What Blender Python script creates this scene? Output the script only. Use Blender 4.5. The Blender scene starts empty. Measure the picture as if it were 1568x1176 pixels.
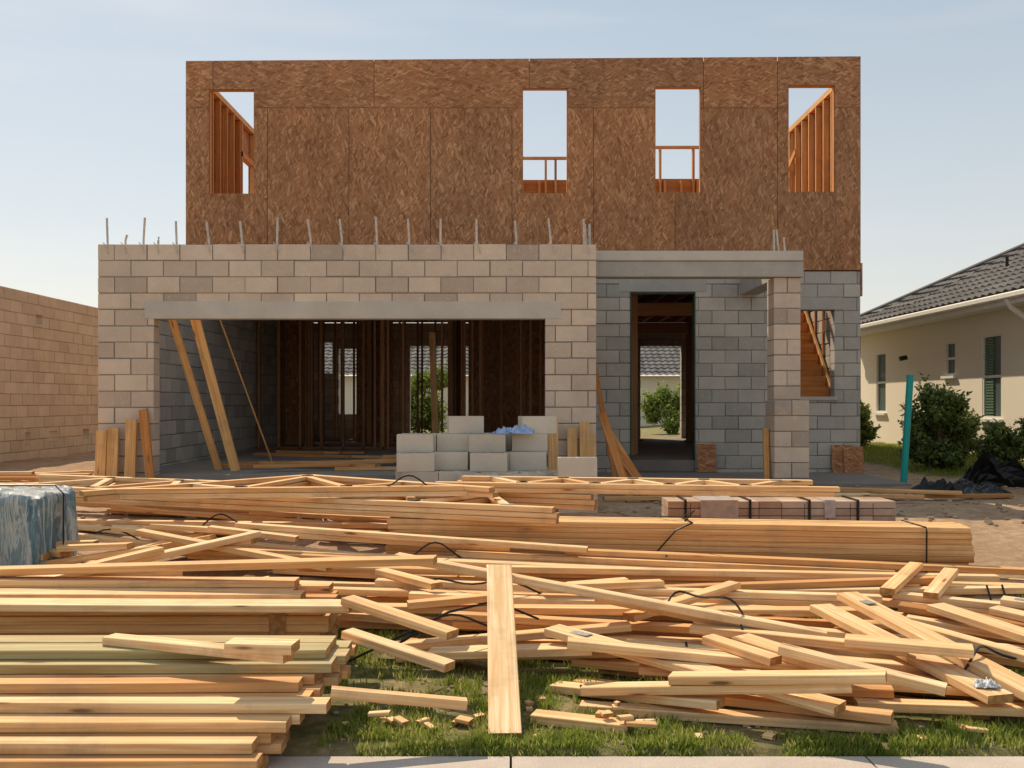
import bpy, bmesh, math, random
import numpy as np
from mathutils import Vector, Matrix, noise
random.seed(7); np.random.seed(7)
R=random.random
def U(a,b): return random.uniform(a,b)
scn=bpy.context.scene

# ------------------------------------------------------------------ mesh builder
class MB:
    def __init__(s): s.v=[];s.f=[];s.uv=[];s.t=[];s.e=[]
    def face(s,idx,uvs=None,t=0.5,e=0.0):
        s.f.append(tuple(idx)); s.uv.extend(uvs if uvs else [(0,0)]*len(idx)); s.t.append(t); s.e.append(e)
    def quad(s,a,b,c,d,t=0.5,uvs=None,e=0.0):
        i=len(s.v); s.v+= [tuple(a),tuple(b),tuple(c),tuple(d)]
        s.face((i,i+1,i+2,i+3),uvs or [(0,0),(1,0),(1,1),(0,1)],t,e)
    def bar(s,p0,p1,w,h,up=Vector((0,0,1)),c=0.0,t=None,seg=1,bow=0.0,e=1.0,roll=0.0):
        p0=Vector(p0);p1=Vector(p1);ax=p1-p0;L=ax.length;ax.normalize()
        W=ax.cross(up)
        if W.length<1e-4: W=ax.cross(Vector((0,1,0)))
        W.normalize();H=W.cross(ax);H.normalize()
        if t is None:t=R()
        a=w/2;b=h/2
        if c>0: cs=[(-a+c,-b),(a-c,-b),(a,-b+c),(a,b-c),(a-c,b),(-a+c,b),(-a,b-c),(-a,-b+c)]
        else: cs=[(-a,-b),(a,-b),(a,b),(-a,b)]
        n=len(cs);base=len(s.v);u0=U(0,50);v0=U(0,50)
        per=[0]
        for k in range(n):
            x0,y0=cs[k];x1,y1=cs[(k+1)%n];per.append(per[-1]+math.hypot(x1-x0,y1-y0))
        for j in range(seg+1):
            f=j/seg;o=p0+ax*(L*f)+W*(bow*4*f*(1-f))
            for (x,y) in cs: s.v.append(tuple(o+W*x+H*y))
        for j in range(seg):
            for k in range(n):
                k2=(k+1)%n;i0=base+j*n
                ua=u0+L*j/seg;ub=u0+L*(j+1)/seg
                s.face((i0+k,i0+n+k,i0+n+k2,i0+k2)[::-1],[(ua,v0+per[k]),(ub,v0+per[k]),(ub,v0+per[k+1]),(ua,v0+per[k+1])][::-1],t)
        s.face([base+k for k in range(n)][::-1],[(u0+x,v0+y) for x,y in cs][::-1],t,e)
        i0=base+seg*n
        s.face([i0+k for k in range(n)],[(u0+x,v0+y) for x,y in cs],t,e)
    def box(s,x0,x1,y0,y1,z0,z1,t=None,c=0.0):
        s.bar((x0,(y0+y1)/2,(z0+z1)/2),(x1,(y0+y1)/2,(z0+z1)/2),abs(y1-y0),abs(z1-z0),t=t,c=c,e=0)
    def tube(s,pts,r,n=6,t=0.5):
        pts=[Vector(p) for p in pts];base=len(s.v)
        for i,p in enumerate(pts):
            d=(pts[min(i+1,len(pts)-1)]-pts[max(i-1,0)]).normalized()
            a=d.cross(Vector((0,0,1)))
            if a.length<.25:a=d.cross(Vector((0,1,0)))
            a.normalize();b=a.cross(d)
            for k in range(n):
                an=2*math.pi*k/n;s.v.append(tuple(p+a*math.cos(an)*r+b*math.sin(an)*r))
        for i in range(len(pts)-1):
            for k in range(n):
                k2=(k+1)%n;i0=base+i*n
                s.face((i0+k,i0+k2,i0+n+k2,i0+n+k),None,t)
        s.face([base+k for k in range(n)][::-1],None,t);s.face([base+(len(pts)-1)*n+k for k in range(n)],None,t)
    def obj(s,name,mats,parent=None,smooth=False):
        me=bpy.data.meshes.new(name);me.from_pydata(s.v,[],s.f)
        uvl=me.uv_layers.new(name="UVMap");uvl.data.foreach_set("uv",np.array(s.uv,dtype=np.float32).ravel())
        a=me.attributes.new("tint",'FLOAT','FACE');a.data.foreach_set("value",np.array(s.t,dtype=np.float32))
        a=me.attributes.new("endg",'FLOAT','FACE');a.data.foreach_set("value",np.array(s.e,dtype=np.float32))
        if not isinstance(mats,(list,tuple)):mats=[mats]
        for m in mats:me.materials.append(m)
        if smooth: me.polygons.foreach_set("use_smooth",[True]*len(me.polygons))
        me.update()
        o=bpy.data.objects.new(name,me);scn.collection.objects.link(o)
        if parent:o.parent=parent
        return o
def empty(name):
    o=bpy.data.objects.new(name,None);scn.collection.objects.link(o);return o

# ------------------------------------------------------------------ materials
class NT:
    def __init__(s,name,rough=.8):
        s.m=bpy.data.materials.new(name);s.m.use_nodes=True;s.n=s.m.node_tree.nodes;s.l=s.m.node_tree.links
        s.b=s.n["Principled BSDF"];s.b.inputs["Roughness"].default_value=rough
        s.b.inputs["Specular IOR Level"].default_value=.25
    def new(s,t,**k):
        x=s.n.new(t)
        for a,b in k.items():setattr(x,a,b)
        return x
    def co(s,kind="Object",scale=(1,1,1),rot=(0,0,0)):
        tc=s.new("ShaderNodeTexCoord");mp=s.new("ShaderNodeMapping");mp.inputs["Scale"].default_value=scale;mp.inputs["Rotation"].default_value=rot
        s.l.new(tc.outputs[kind],mp.inputs[0]);return mp.outputs[0]
    def noise(s,co,scale,detail=4,rough=.55,dist=0):
        n=s.new("ShaderNodeTexNoise");n.inputs["Scale"].default_value=scale;n.inputs["Detail"].default_value=detail
        n.inputs["Roughness"].default_value=rough;n.inputs["Distortion"].default_value=dist
        s.l.new(co,n.inputs["Vector"]);return n.outputs["Fac"]
    def vor(s,co,scale,feature='F1',out="Distance"):
        n=s.new("ShaderNodeTexVoronoi",feature=feature);n.inputs["Scale"].default_value=scale;s.l.new(co,n.inputs["Vector"]);return n.outputs[out]
    def ramp(s,fac,stops):
        r=s.new("ShaderNodeValToRGB");el=r.color_ramp.elements
        while len(el)<len(stops):el.new(.5)
        for e,(p,c) in zip(el,stops):
            e.position=p;e.color=(c if isinstance(c,tuple) else (c,c,c))+(1,)
        s.l.new(fac,r.inputs[0]);return r.outputs[0]
    def mix(s,fac,a,b,mode='MIX'):
        m=s.new("ShaderNodeMix",data_type='RGBA',blend_type=mode)
        for i,v in ((0,fac),(6,a),(7,b)):
            if isinstance(v,(int,float)):m.inputs[i].default_value=v
            elif isinstance(v,tuple):m.inputs[i].default_value=v+(1,)
            else:s.l.new(v,m.inputs[i])
        return m.outputs[2]
    def math(s,op,a,b=0.0):
        m=s.new("ShaderNodeMath",operation=op)
        for i,v in ((0,a),(1,b)):
            if isinstance(v,(int,float)):m.inputs[i].default_value=v
            else:s.l.new(v,m.inputs[i])
        return m.outputs[0]
    def attr(s,name):
        a=s.new("ShaderNodeAttribute");a.attribute_name=name;return a.outputs["Fac"]
    def out(s,col,bump=None,bs=.3,bd=.01):
        if isinstance(col,tuple):s.b.inputs["Base Color"].default_value=col+(1,)
        else:s.l.new(col,s.b.inputs["Base Color"])
        if bump is not None:
            b=s.new("ShaderNodeBump");b.inputs["Strength"].default_value=bs;b.inputs["Distance"].default_value=bd
            s.l.new(bump,b.inputs["Height"]);s.l.new(b.outputs[0],s.b.inputs["Normal"])
        return s.m

def wood(name,pale,mid,dark,knot=(.16,.07,.03),dirtv=.5):
    t=NT(name,.75)
    c=t.co("UV",(1.1,34,1));g=t.noise(c,1.0,6,.6,.9)
    c2=t.co("UV",(.45,85,1));g2=t.noise(c2,1.0,3,.5,.3)
    gg=t.ramp(g,[(.34,0.0),(.62,1.0)])
    tint=t.attr("tint")
    base=t.ramp(tint,[(0.0,pale),(.5,mid),(.93,dark),(1.0,tuple(x*.75 for x in dark))])
    darker=t.mix(1.0,base,(.70,.50,.33),'MULTIPLY')
    col=t.mix(t.math('MULTIPLY',gg,.85),base,darker)
    col=t.mix(t.math('MULTIPLY',t.ramp(g2,[(.48,0.0),(.66,1.0)]),.55),col,darker)
    kc=t.co("UV",(1.5,8.5,1));kd=t.vor(kc,1.0)
    halo=t.ramp(kd,[(.08,.5),(.22,0.0)])
    col=t.mix(halo,col,darker)
    col=t.mix(t.ramp(kd,[(.05,.9),(.1,0.0)]),col,knot)
    dirt=t.noise(t.co("Object"),3.3,7,.68)
    col=t.mix(t.math('MULTIPLY',t.ramp(dirt,[(.5,0.0),(.72,1.0)]),dirtv),col,(.34,.22,.13))
    en=t.attr("endg")
    rings=t.vor(t.co("UV",(30,30,1)),1.0)
    endc=t.mix(t.ramp(rings,[(.2,0.0),(.7,1.0)]),(.52,.28,.11),(.34,.17,.06))
    col=t.mix(en,col,endc)
    return t.out(col,g,.3,.004)
WOOD=wood("pine_lumber",(.97,.77,.49),(.90,.60,.30),(.62,.31,.11))
STUD=wood("framing_lumber",(.88,.57,.26),(.80,.42,.15),(.64,.27,.08))
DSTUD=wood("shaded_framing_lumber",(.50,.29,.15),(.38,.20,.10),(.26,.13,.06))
GREENW=wood("treated_lumber",(.46,.44,.23),(.52,.47,.25),(.60,.50,.28))

def cmu(name,a,b,c,speck=.35,smear=(.58,.54,.48)):
    t=NT(name,.95);co=t.co()
    tint=t.attr("tint")
    base=t.ramp(tint,[(0.0,a),(.5,b),(1.0,c)])
    n1=t.noise(co,2.2,6,.65);n2=t.noise(co,160,3,.6);n3=t.noise(co,11,6,.7)
    col=t.mix(t.ramp(n1,[(.35,.0),(.7,.6)]),base,t.mix(1.0,base,(.70,.70,.72),'MULTIPLY'))
    col=t.mix(t.math('MULTIPLY',t.ramp(n2,[(.35,1.0),(.5,0.0)]),speck),col,t.mix(1.0,base,(.45,.45,.45),'MULTIPLY'))
    col=t.mix(t.math('MULTIPLY',t.ramp(n3,[(.55,0.0),(.72,1.0)]),.4),col,smear)
    h=t.math('ADD',n2,t.math('MULTIPLY',n3,1.2))
    return t.out(col,h,.5,.006)
CMU=cmu("concrete_block",(.52,.405,.315),(.69,.545,.42),(.81,.645,.495),smear=(.80,.68,.54))
CMUP=cmu("shaded_concrete_block",(.42,.385,.34),(.53,.48,.42),(.64,.575,.49))  # same block as the front, with entry shade put into cooler, darker colours
CMUF=cmu("fresh_concrete_block",(.60,.53,.44),(.69,.61,.50),(.77,.69,.56),.2,(.73,.65,.54))
CMUT=cmu("tan_concrete_block",(.60,.46,.33),(.68,.53,.38),(.76,.60,.44),.25,(.72,.60,.46))
MORT=cmu("mortar",(.27,.24,.21),(.29,.26,.23),(.31,.28,.25),smear=(.38,.33,.28))
MORTT=cmu("tan_mortar",(.42,.32,.23),(.46,.35,.25),(.50,.38,.27),smear=(.52,.41,.30))
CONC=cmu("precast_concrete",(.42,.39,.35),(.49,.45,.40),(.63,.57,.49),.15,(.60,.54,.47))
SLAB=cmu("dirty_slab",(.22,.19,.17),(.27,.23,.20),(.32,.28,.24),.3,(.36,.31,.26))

def osb():
    t=NT("osb_sheathing",.85)
    tc=t.new("ShaderNodeTexCoord").outputs["UV"]
    def lay(rot,sx,sy,off):
        m=t.new("ShaderNodeMapping");m.inputs["Rotation"].default_value=(0,0,rot);m.inputs["Location"].default_value=(off,off*.7,0)
        m2=t.new("ShaderNodeMapping");m2.inputs["Scale"].default_value=(sx,sy,1)
        nz=t.new("ShaderNodeTexNoise");nz.inputs["Scale"].default_value=6;t.l.new(tc,nz.inputs["Vector"])
        ad=t.new("ShaderNodeMix",data_type='RGBA',blend_type='LINEAR_LIGHT');ad.inputs[0].default_value=.04
        t.l.new(tc,ad.inputs[6]);t.l.new(nz.outputs["Color"],ad.inputs[7])
        t.l.new(ad.outputs[2],m.inputs[0]);t.l.new(m.outputs[0],m2.inputs[0])
        v=t.new("ShaderNodeTexVoronoi");v.inputs["Scale"].default_value=1;t.l.new(m2.outputs[0],v.inputs["Vector"])
        s=t.new("ShaderNodeSeparateColor");t.l.new(v.outputs["Color"],s.inputs[0]);return s.outputs[0],s.outputs[1]
    a,a2=lay(.18,44,9,0);b,b2=lay(-.35,34,8,3.3);c,c2=lay(.55,52,15,7.1)
    m=t.mix(t.ramp(b2,[(.45,0.0),(.5,1.0)]),a,b)
    m=t.mix(t.ramp(c2,[(.68,0.0),(.72,1.0)]),m,c)
    col=t.ramp(m,[(0.0,(.26,.115,.055)),(.3,(.375,.175,.083)),(.75,(.45,.22,.108)),(1.0,(.60,.34,.18))])
    o=t.co();n=t.noise(o,.9,4,.6);n4=t.noise(t.co("Object",(1,1,.35)),2.6,5,.7)
    col=t.mix(t.ramp(n,[(.35,0.0),(.7,.6)]),col,t.mix(1.0,col,(.70,.64,.60),'MULTIPLY'))
    col=t.mix(t.ramp(n4,[(.5,0.0),(.75,.7)]),col,t.mix(1.0,col,(1.38,1.3,1.22),'MULTIPLY'))
    tn=t.attr("tint");col=t.mix(tn,t.mix(1.0,col,(.92,.92,.93),'MULTIPLY'),t.mix(1.0,col,(1.10,1.05,1.0),'MULTIPLY'))
    return t.out(col,m,.3,.003)
OSB=osb()
def plain(name,col,rough=.7,nscale=8,var=.25,bump=.2,metal=0):
    t=NT(name,rough);n=t.noise(t.co(),nscale,5,.6)
    c=t.mix(t.ramp(n,[(.35,0.0),(.7,1.0)]),col,tuple(x*(1-var) for x in col))
    t.b.inputs["Metallic"].default_value=metal
    return t.out(c,n,bump,.005)
BLACK=plain("black_strap",(.02,.02,.02),.4)
DARKG=plain("dark_seam",(.07,.045,.03),.9)
REBAR=plain("rebar_steel",(.66,.58,.50),.6,40,.4)
PLATE=plain("galvanised_plate",(.42,.42,.42),.5,60,.4,.6,.5)
TEAL=plain("teal_pvc",(.01,.34,.31),.35,5,.1,0)
STUCCO=plain("cream_stucco",(.84,.75,.61),.9,30,.12,.4)
WHITE=plain("white_trim",(.75,.72,.66),.6,10,.1,.05)
GLASS=plain("window_glass",(.10,.13,.12),.08,2,.3,0)
GREENSH=plain("green_blind",(.12,.20,.12),.6,4,.2,0)
GREENT=plain("dark_door_buck",(.06,.09,.06),.6,4,.3,0)
TARP=plain("black_tarp_plastic",(.012,.012,.013),.28,9,.3,.5)
REDB=cmu("red_paver",(.44,.29,.21),(.54,.38,.28),(.64,.48,.37),.2)
ROOF=cmu("grey_roof_tile",(.12,.115,.11),(.16,.15,.145),(.20,.19,.18),.3,(.22,.21,.2))

def ground_mat():
    t=NT("ground_soil",.95);o=t.co()
    n=t.noise(o,.7,6,.65);n2=t.noise(o,9,8,.7);n3=t.noise(o,90,4,.7)
    col=t.ramp(n,[(.3,(.38,.225,.13)),(.5,(.52,.34,.205)),(.7,(.62,.44,.29))])
    col=t.mix(t.ramp(n2,[(.4,.6),(.62,0.0)]),col,(.26,.155,.09))
    col=t.mix(t.math('MULTIPLY',t.ramp(n3,[(.55,0.0),(.68,1.0)]),.5),col,(.68,.53,.38))
    a=t.attr("grassy")
    gr=t.ramp(n2,[(.35,(.09,.10,.03)),(.50,(.19,.19,.06)),(.62,(.36,.27,.15))])
    col=t.mix(a,col,gr)
    return t.out(col,t.math('ADD',n2,n3),.7,.03)
GROUND=ground_mat()
def side_mat():
    t=NT("sidewalk_concrete",.9);o=t.co();n=t.noise(o,3,6,.65);n2=t.noise(o,140,3,.6)
    col=t.ramp(n,[(.3,(.46,.38,.32)),(.7,(.58,.49,.42))])
    col=t.mix(t.ramp(n2,[(.35,.5),(.5,0.0)]),col,(.25,.21,.18));return t.out(col,n2,.4,.004)
SIDE=side_mat()
def leafm(name,a,b,c):
    t=NT(name,.6);tn=t.attr("tint");col=t.ramp(tn,[(0.0,a),(.6,b),(1.0,c)])
    t.out(col)
    tr=t.new("ShaderNodeBsdfTranslucent");t.l.new(col,tr.inputs[0]);mx=t.new("ShaderNodeMixShader");mx.inputs[0].default_value=.45
    t.l.new(t.b.outputs[0],mx.inputs[1]);t.l.new(tr.outputs[0],mx.inputs[2]);t.l.new(mx.outputs[0],t.n["Material Output"].inputs[0])
    return t.m
GRASS=leafm("grass_blade",(.16,.22,.03),(.31,.36,.06),(.55,.48,.20))
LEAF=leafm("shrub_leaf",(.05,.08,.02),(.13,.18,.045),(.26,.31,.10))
LEAF2=leafm("light_shrub_leaf",(.10,.15,.03),(.20,.26,.05),(.32,.38,.09))
def plastic():
    t=NT("clear_plastic_wrap",.12);n=t.noise(t.co("Object",(9,9,.9)),1.0,8,.7,1.0);m=t.noise(t.co("Object",(3,3,2)),2.0,5,.7,1.0)
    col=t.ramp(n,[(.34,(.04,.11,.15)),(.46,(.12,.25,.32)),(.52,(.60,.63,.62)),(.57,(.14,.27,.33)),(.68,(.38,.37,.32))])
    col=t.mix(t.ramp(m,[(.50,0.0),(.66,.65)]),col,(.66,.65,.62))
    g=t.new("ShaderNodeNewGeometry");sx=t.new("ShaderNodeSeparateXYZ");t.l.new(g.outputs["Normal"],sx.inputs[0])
    col=t.mix(t.ramp(sx.outputs[2],[(.45,0.0),(.85,.85)]),col,(.74,.72,.68))  # upward faces whitened: brightness of the lit top put into the colour
    t.b.inputs["Specular IOR Level"].default_value=.7
    return t.out(col,n,1.0,.05)
PLAST=plastic()
WPLAST=plain("white_plastic",(.60,.60,.61),.3,14,.3,.8)

# ------------------------------------------------------------------ ground
def S(t): t=max(0,min(1,t));return t*t*(3-2*t)
def g(x,y):
    z=.38*S((y-5)/5.5)+.012
    z+=.16*S((x-4.5)/3)*S((y-12)/6)
    z+=.10*S((-x-5.2)/2)*S((y-9)/5)
    return z
def gn(x,y):
    z=g(x,y)
    if y<4.19: return z-.02-(4.19-y)*.8
    if y<40: z+=noise.noise(Vector((x*1.1,y*1.1,0)))*.035*S((y-4.3)/1.0)+noise.noise(Vector((x*5,y*5,3)))*.016*S((y-4.3)/.5)
    return z
def build_ground():
    xs=list(np.concatenate([[-400,-200,-100,-50,-25],np.arange(-14,14.01,.1),[25,50,100,200,400]]))
    ys=list(np.concatenate([[4.0,4.14,4.19],np.arange(4.25,26,.1),[30,40,60,100,200,500]]))
    v=[];f=[];gr=[]
    for y in ys:
        for x in xs:
            v.append((x,y,gn(x,y)))
            k=1-S((y-6.3)/1.4)
            k=max(k,S((x-5.9)/.5)*S((y-13.6)/.8))
            k=max(k,S((y-27)/4))
            k*=.55+.75*noise.noise(Vector((x*1.7,y*1.7,9)))+.35
            gr.append(max(0,min(1,k)))
    nx=len(xs)
    for j in range(len(ys)-1):
        for i in range(nx-1):
            a=j*nx+i;f.append((a,a+1,a+nx+1,a+nx))
    me=bpy.data.meshes.new("ground");me.from_pydata(v,[],f)
    a=me.attributes.new("grassy",'FLOAT','POINT');a.data.foreach_set("value",np.array(gr,dtype=np.float32))
    me.materials.append(GROUND);me.polygons.foreach_set("use_smooth",[True]*len(me.polygons))
    o=bpy.data.objects.new("ground",me);scn.collection.objects.link(o)
build_ground()
b=MB();x=-30.0
while x<30:
    b.box(x,x+1.49,2.62,4.15,-.1,0.0,c=.008);x+=1.5
b.obj("sidewalk",SIDE)
b=MB();b.box(-300,300,-14,2.45,-.3,-.14);b.obj("road",plain("pale_bounce_road",(.44,.39,.33),.9,60,.3,.5))  # out of view; surface made pale to bounce light onto the house front
b=MB();b.box(-300,300,2.45,2.60,-.3,-.005,c=.02);b.obj("kerb",SIDE)

# ------------------------------------------------------------------ block wall helper
def subtract(rects,h):
    out=[]
    for (a,b_,c,d) in rects:
        x0,x1,z0,z1=h
        if x1<=a or x0>=b_ or z1<=c or z0>=d: out.append((a,b_,c,d));continue
        if x0>a:out.append((a,x0,c,d))
        if x1<b_:out.append((x1,b_,c,d))
        aa=max(a,x0);bb=min(b_,x1)
        if z0>c:out.append((aa,bb,c,z0))
        if z1<d:out.append((aa,bb,z1,d))
    return out
def _sub(r,holes):
    rs=[r]
    for h in holes:rs=subtract(rs,h)
    return rs
def block_wall(bl,mo,axis,fixed,thick,u0,u1,z0,z1,holes=(),ch=.2,bw=.4,phase=0.0,var=.28):
    def put(b,a,c,za,zb,ins,t,ch_):
        if axis=='x':b.box(a,c,fixed+ins,fixed+thick-ins,za,zb,t=t,c=ch_)
        else:b.bar((fixed+thick/2,a,(za+zb)/2),(fixed+thick/2,c,(za+zb)/2),thick-2*ins,zb-za,t=t,c=ch_,e=0)
    k=0;z=z1
    gap=.0055
    while z>z0+1e-3:
        zb=z;za=max(z-ch,z0)
        off=(0 if k%2 else bw/2)+phase
        u=u0-off
        while u<u1:
            a=max(u,u0);c=min(u+bw,u1)
            if c-a>.02:
                t=min(1,max(0,random.gauss(.5,var)))
                for (ra,rb,rc,rd) in _sub((a,c,za,zb),holes):
                    if rb-ra>.03 and rd-rc>.03:
                        ga=gap*U(.5,1.7) if ra==a and a>u0 else 0
                        gb=gap*U(.5,1.7) if rb==c and c<u1 else 0
                        put(bl,ra+ga,rb-gb,rc+gap*U(.5,1.7),rd-gap*U(.5,1.7),U(-.004,.004),t,.006)
            u+=bw
        z-=ch;k+=1
    for (ra,rb,rc,rd) in _sub((u0,u1,z0,z1),holes):
        put(mo,ra+.004,rb-.004,rc+.004 if rc==z0 else rc,rd-.004,.010,.5,0)

house=empty("house_under_construction")
FY=12.0;OY=14.85;BY=24.0;SL=.60;TOP=3.43
bl=MB();mo=MB()
block_wall(bl,mo,'x',FY,.2,-5.07,1.03,.2,TOP,[(-4.39,.41,0,2.53)])
bl.obj("front_block_masonry",CMU,house);bl=MB()
block_wall(bl,mo,'y',-5.07,.2,FY+.2,BY,.2,TOP)
block_wall(bl,mo,'y',.83,.2,FY+.2,OY,.2,TOP)
block_wall(bl,mo,'x',OY,.2,1.03,5.28,.2,TOP+.05,[(1.79,2.78,0,3.16),(4.37,4.89,1.58,2.89)])
block_wall(bl,mo,'y',5.08,.2,OY+.2,BY,.2,TOP,[])
block_wall(bl,mo,'x',BY,.2,-5.07,5.28,.2,TOP,[(-4.75,-4.4,2.2,2.95),(-4.25,-3.5,1.2,2.8),(-2.5,-1.0,0,2.86),(3.15,4.15,0,2.86)])
bl.obj("block_masonry",CMUP,house);bl=MB()
block_wall(bl,mo,'x',12.6,.34,3.37,3.71,1.52,3.10,bw=.34)
block_wall(bl,mo,'x',12.5,.44,3.35,3.79,.3,1.52,bw=.44)
bl.obj("porch_column",CMU,house);mo.obj("mortar_joints",MORT,house)
b=MB()
b.box(-4.50,.60,FY-.006,FY+.19,2.515,2.73,t=.9,c=.006)
b.box(1.035,3.735,12.55,12.80,3.10,3.30,t=.4,c=.006)  # shade under the pale top edge put into this darker tint
b.box(1.033,3.725,12.53,12.82,3.305,3.43,t=1,c=.006)
b.box(3.46,3.725,12.83,OY-.003,3.12,3.42,t=.3,c=.006)
b.box(1.62,2.95,OY-.008,OY+.19,3.165,3.36,t=.3,c=.005)
b.box(4.25,5.02,OY-.008,OY+.19,2.895,3.08,t=.4,c=.005)
b.box(4.33,4.93,OY-.03,OY+.19,1.52,1.575,t=.7,c=.005)
b.obj("lintels_and_beams",CONC,house)
b=MB()
for x in (1.80,2.77): b.box(x-.009,x+.009,OY-.012,OY+.15,SL,3.155)
b.box(1.81,2.76,OY-.012,OY+.15,3.138,3.155)
b.obj("door_buck",GREENT,house)
b=MB()
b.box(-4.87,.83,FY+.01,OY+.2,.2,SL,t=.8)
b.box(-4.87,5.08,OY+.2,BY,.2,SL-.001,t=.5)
b.box(1.05,5.2,12.75,OY,.1,.43,t=.6)
b.box(1.8,2.77,OY-.01,OY+.21,.44,SL+.01,t=.3)
b.obj("floor_slab",SLAB,house)
b=MB()
for (a,c,d,e) in _sub((-4.9,5.24,OY+.11,BY),[(4.05,5.1,15.3,18.5)]): b.box(a,c,d,e,3.70,3.72,t=.2)
b.box(-5.05,5.26,BY+.0,BY+.04,3.44,3.72,t=.2)
for X in (-4.93,5.22): b.box(X,X+.03,OY+.12,BY,3.44,3.72,t=.2)
b.obj("floor_deck",OSB,house)
b=MB()
x=-4.8
while x<5.1:
    if 4.1<x<5.0: b.bar((x,18.5,3.57),(x,BY,3.57),.04,.24,t=R())
    else: b.bar((x,OY+.12,3.57),(x,BY,3.57),.04,.24,t=R())
    x+=.4
b.bar((-5.0,OY+.08,3.57),(5.2,OY+.08,3.57),.04,.24)
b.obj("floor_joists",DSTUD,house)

# OSB front sheathing
b=MB()
WIN=[(-4.59,-3.91,4.65,6.23),(.16,.84,4.66,6.25),(2.17,2.86,4.67,6.27),(4.19,4.89,4.68,6.29)]
SPL=5.95
def topz(x): return 6.66+.07*(x+4.94)/10.22
lowx=[-4.94+1.235*k for k in range(7)]+[4.02,5.28]
upx=[-4.94,-4.53,-2.09,.26,2.90,4.02,5.28]
def panel(xa,xb,za,zb,vert,top=False):
    t=R();ou=U(0,30)
    for (a,c,d,e) in _sub((xa+(.004 if xa>-4.9 else 0),xb-(.004 if xb<5.2 else 0),za+.003,zb-(0 if top else .003)),WIN):
        y=OY-.014
        def P(x,z): return (x,y,z+((topz(x)-6.7) if top and abs(z-zb)<1e-6 else 0))
        def T(x,z): return (x+ou,z+ou) if vert else (z+ou,x+ou)
        b.quad(P(a,d),P(c,d),P(c,e),P(a,e),t,[T(a,d),T(c,d),T(c,e),T(a,e)])
for i in range(len(lowx)-1): panel(lowx[i],lowx[i+1],3.49,SPL,True)
for i in range(len(upx)-1): panel(upx[i],upx[i+1],SPL,6.7,False,True)
for xs_,sgn,hole in ((-4.94,1,[(17.6,18.35,4.7,5.9)]),(5.265,-1,[])):
    for (a,c,d,e) in _sub((OY+.003,BY,3.49,6.62),hole):
        b.bar((xs_+sgn*.007,a,(d+e)/2),(xs_+sgn*.007,c,(d+e)/2),.013,e-d,t=.9,e=0)
b.box(5.285,5.31,OY-.01,OY+.3,3.1,3.6,t=.8)
b.obj("osb_sheathing",OSB,house)
b=MB()
for (a,c,d,e) in _sub((-4.938,5.278,3.492,6.655),WIN): b.box(a,c,OY-.0105,OY+.002,d,e,t=.1)
b.obj("sheathing_backing",DARKG,house)
b=MB()
def stud(x,y,z0,z1,w=.04,d=.09,t=None): b.bar((x,y,z0),(x,y,z1),w,d,up=Vector((0,1,0)),t=t,c=.002)
x=-4.9
while x<5.25:
    if not any(w[0]-.05<x<w[1]+.05 for w in WIN): stud(x,OY+.055,3.75,6.55)
    x+=.4
for w in WIN:
    for xx in (w[0]-.012,w[1]+.012): stud(xx,OY+.055,3.75,6.5,t=.8)
    b.bar((w[0]-.04,OY+.055,w[2]-.014),(w[1]+.04,OY+.055,w[2]-.014),.09,.04,t=.6)
    b.bar((w[0]-.04,OY+.055,w[3]+.014),(w[1]+.04,OY+.055,w[3]+.014),.09,.04,t=.6)
b.bar((-4.9,OY+.055,6.60),(5.2,OY+.055,6.60),.09,.08)
for X in (-4.875,5.205):
    y=OY+.2
    while y<BY:
        if not(X<0 and 17.6<y<18.35): b.bar((X,y,3.75),(X,y,6.5),.09,.04,up=Vector((0,1,0)),c=.002,t=U(.5,1) if X<0 else U(0,.3))  # sun and shade put into the tint: left studs darker, right studs paler
        y+=.4
    b.bar((X,OY+.12,6.555),(X,BY,6.555),.09,.09,t=.2);b.bar((X,OY+.12,3.77),(X,BY,3.77),.09,.04)
    if X<0:
        for z in (4.68,5.94): b.bar((X,17.55,z),(X,18.4,z),.09,.09)
        for y in (17.57,18.38): b.bar((X,y,3.75),(X,y,6.5),.09,.04,up=Vector((0,1,0)))
b.bar((.1,18,5.97),(1.2,18,5.97),.09,.04)
for x in (.62,.80): stud(x,18,3.75,5.95)
b.bar((-.2,18.05,5.40),(1.3,18.05,5.40),.05,.36,t=.9)
b.bar((-.3,18.6,5.45),(1.5,18.6,5.45),.05,.30,t=.9)
b.bar((2.5,18,6.17),(3.6,18,6.17),.09,.04)
for x in (2.72,3.33): stud(x,18,3.75,6.15)
b.bar((2.3,18.05,5.42),(3.8,18.05,5.42),.05,.36,t=.9)
for x in np.arange(-.1,1.4,.3): stud(x,17.96,3.75,5.55)
for x in np.arange(2.5,3.8,.3): stud(x,17.96,3.75,5.55)
b.bar((5.1,17.3,5.0),(5.1,20.5,6.2),.04,.09);b.bar((5.1,17.6,6.0),(5.1,20.5,4.8),.04,.09)
b.bar((-4.5,19,5.9),(-3.2,19,5.9),.04,.14)
b.obj("upper_floor_framing",STUD,house)
b=MB()
def studwall(y,x0,x1,gaps=(),z1=3.43,st=.4):
    x=x0
    while x<x1:
        if not any(a<x<c for a,c in gaps): b.bar((x,y,SL),(x,y,z1),.04,.09,up=Vector((0,1,0)),c=.002)
        x+=st*U(.92,1.08)
    b.bar((x0,y,SL+.02),(x1,y,SL+.02),.09,.04);b.bar((x0,y,z1-.02),(x1,y,z1-.02),.09,.04)
studwall(18.6,-4.8,.8,[(-1.9,-1.5)],st=.38)
studwall(20.6,-4.8,-.5,[(-3.2,-2.4)])
studwall(22.4,-4.8,3.0,[(-1.9,-1.0),(.8,1.6)])
studwall(18.3,1.0,1.9)
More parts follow.
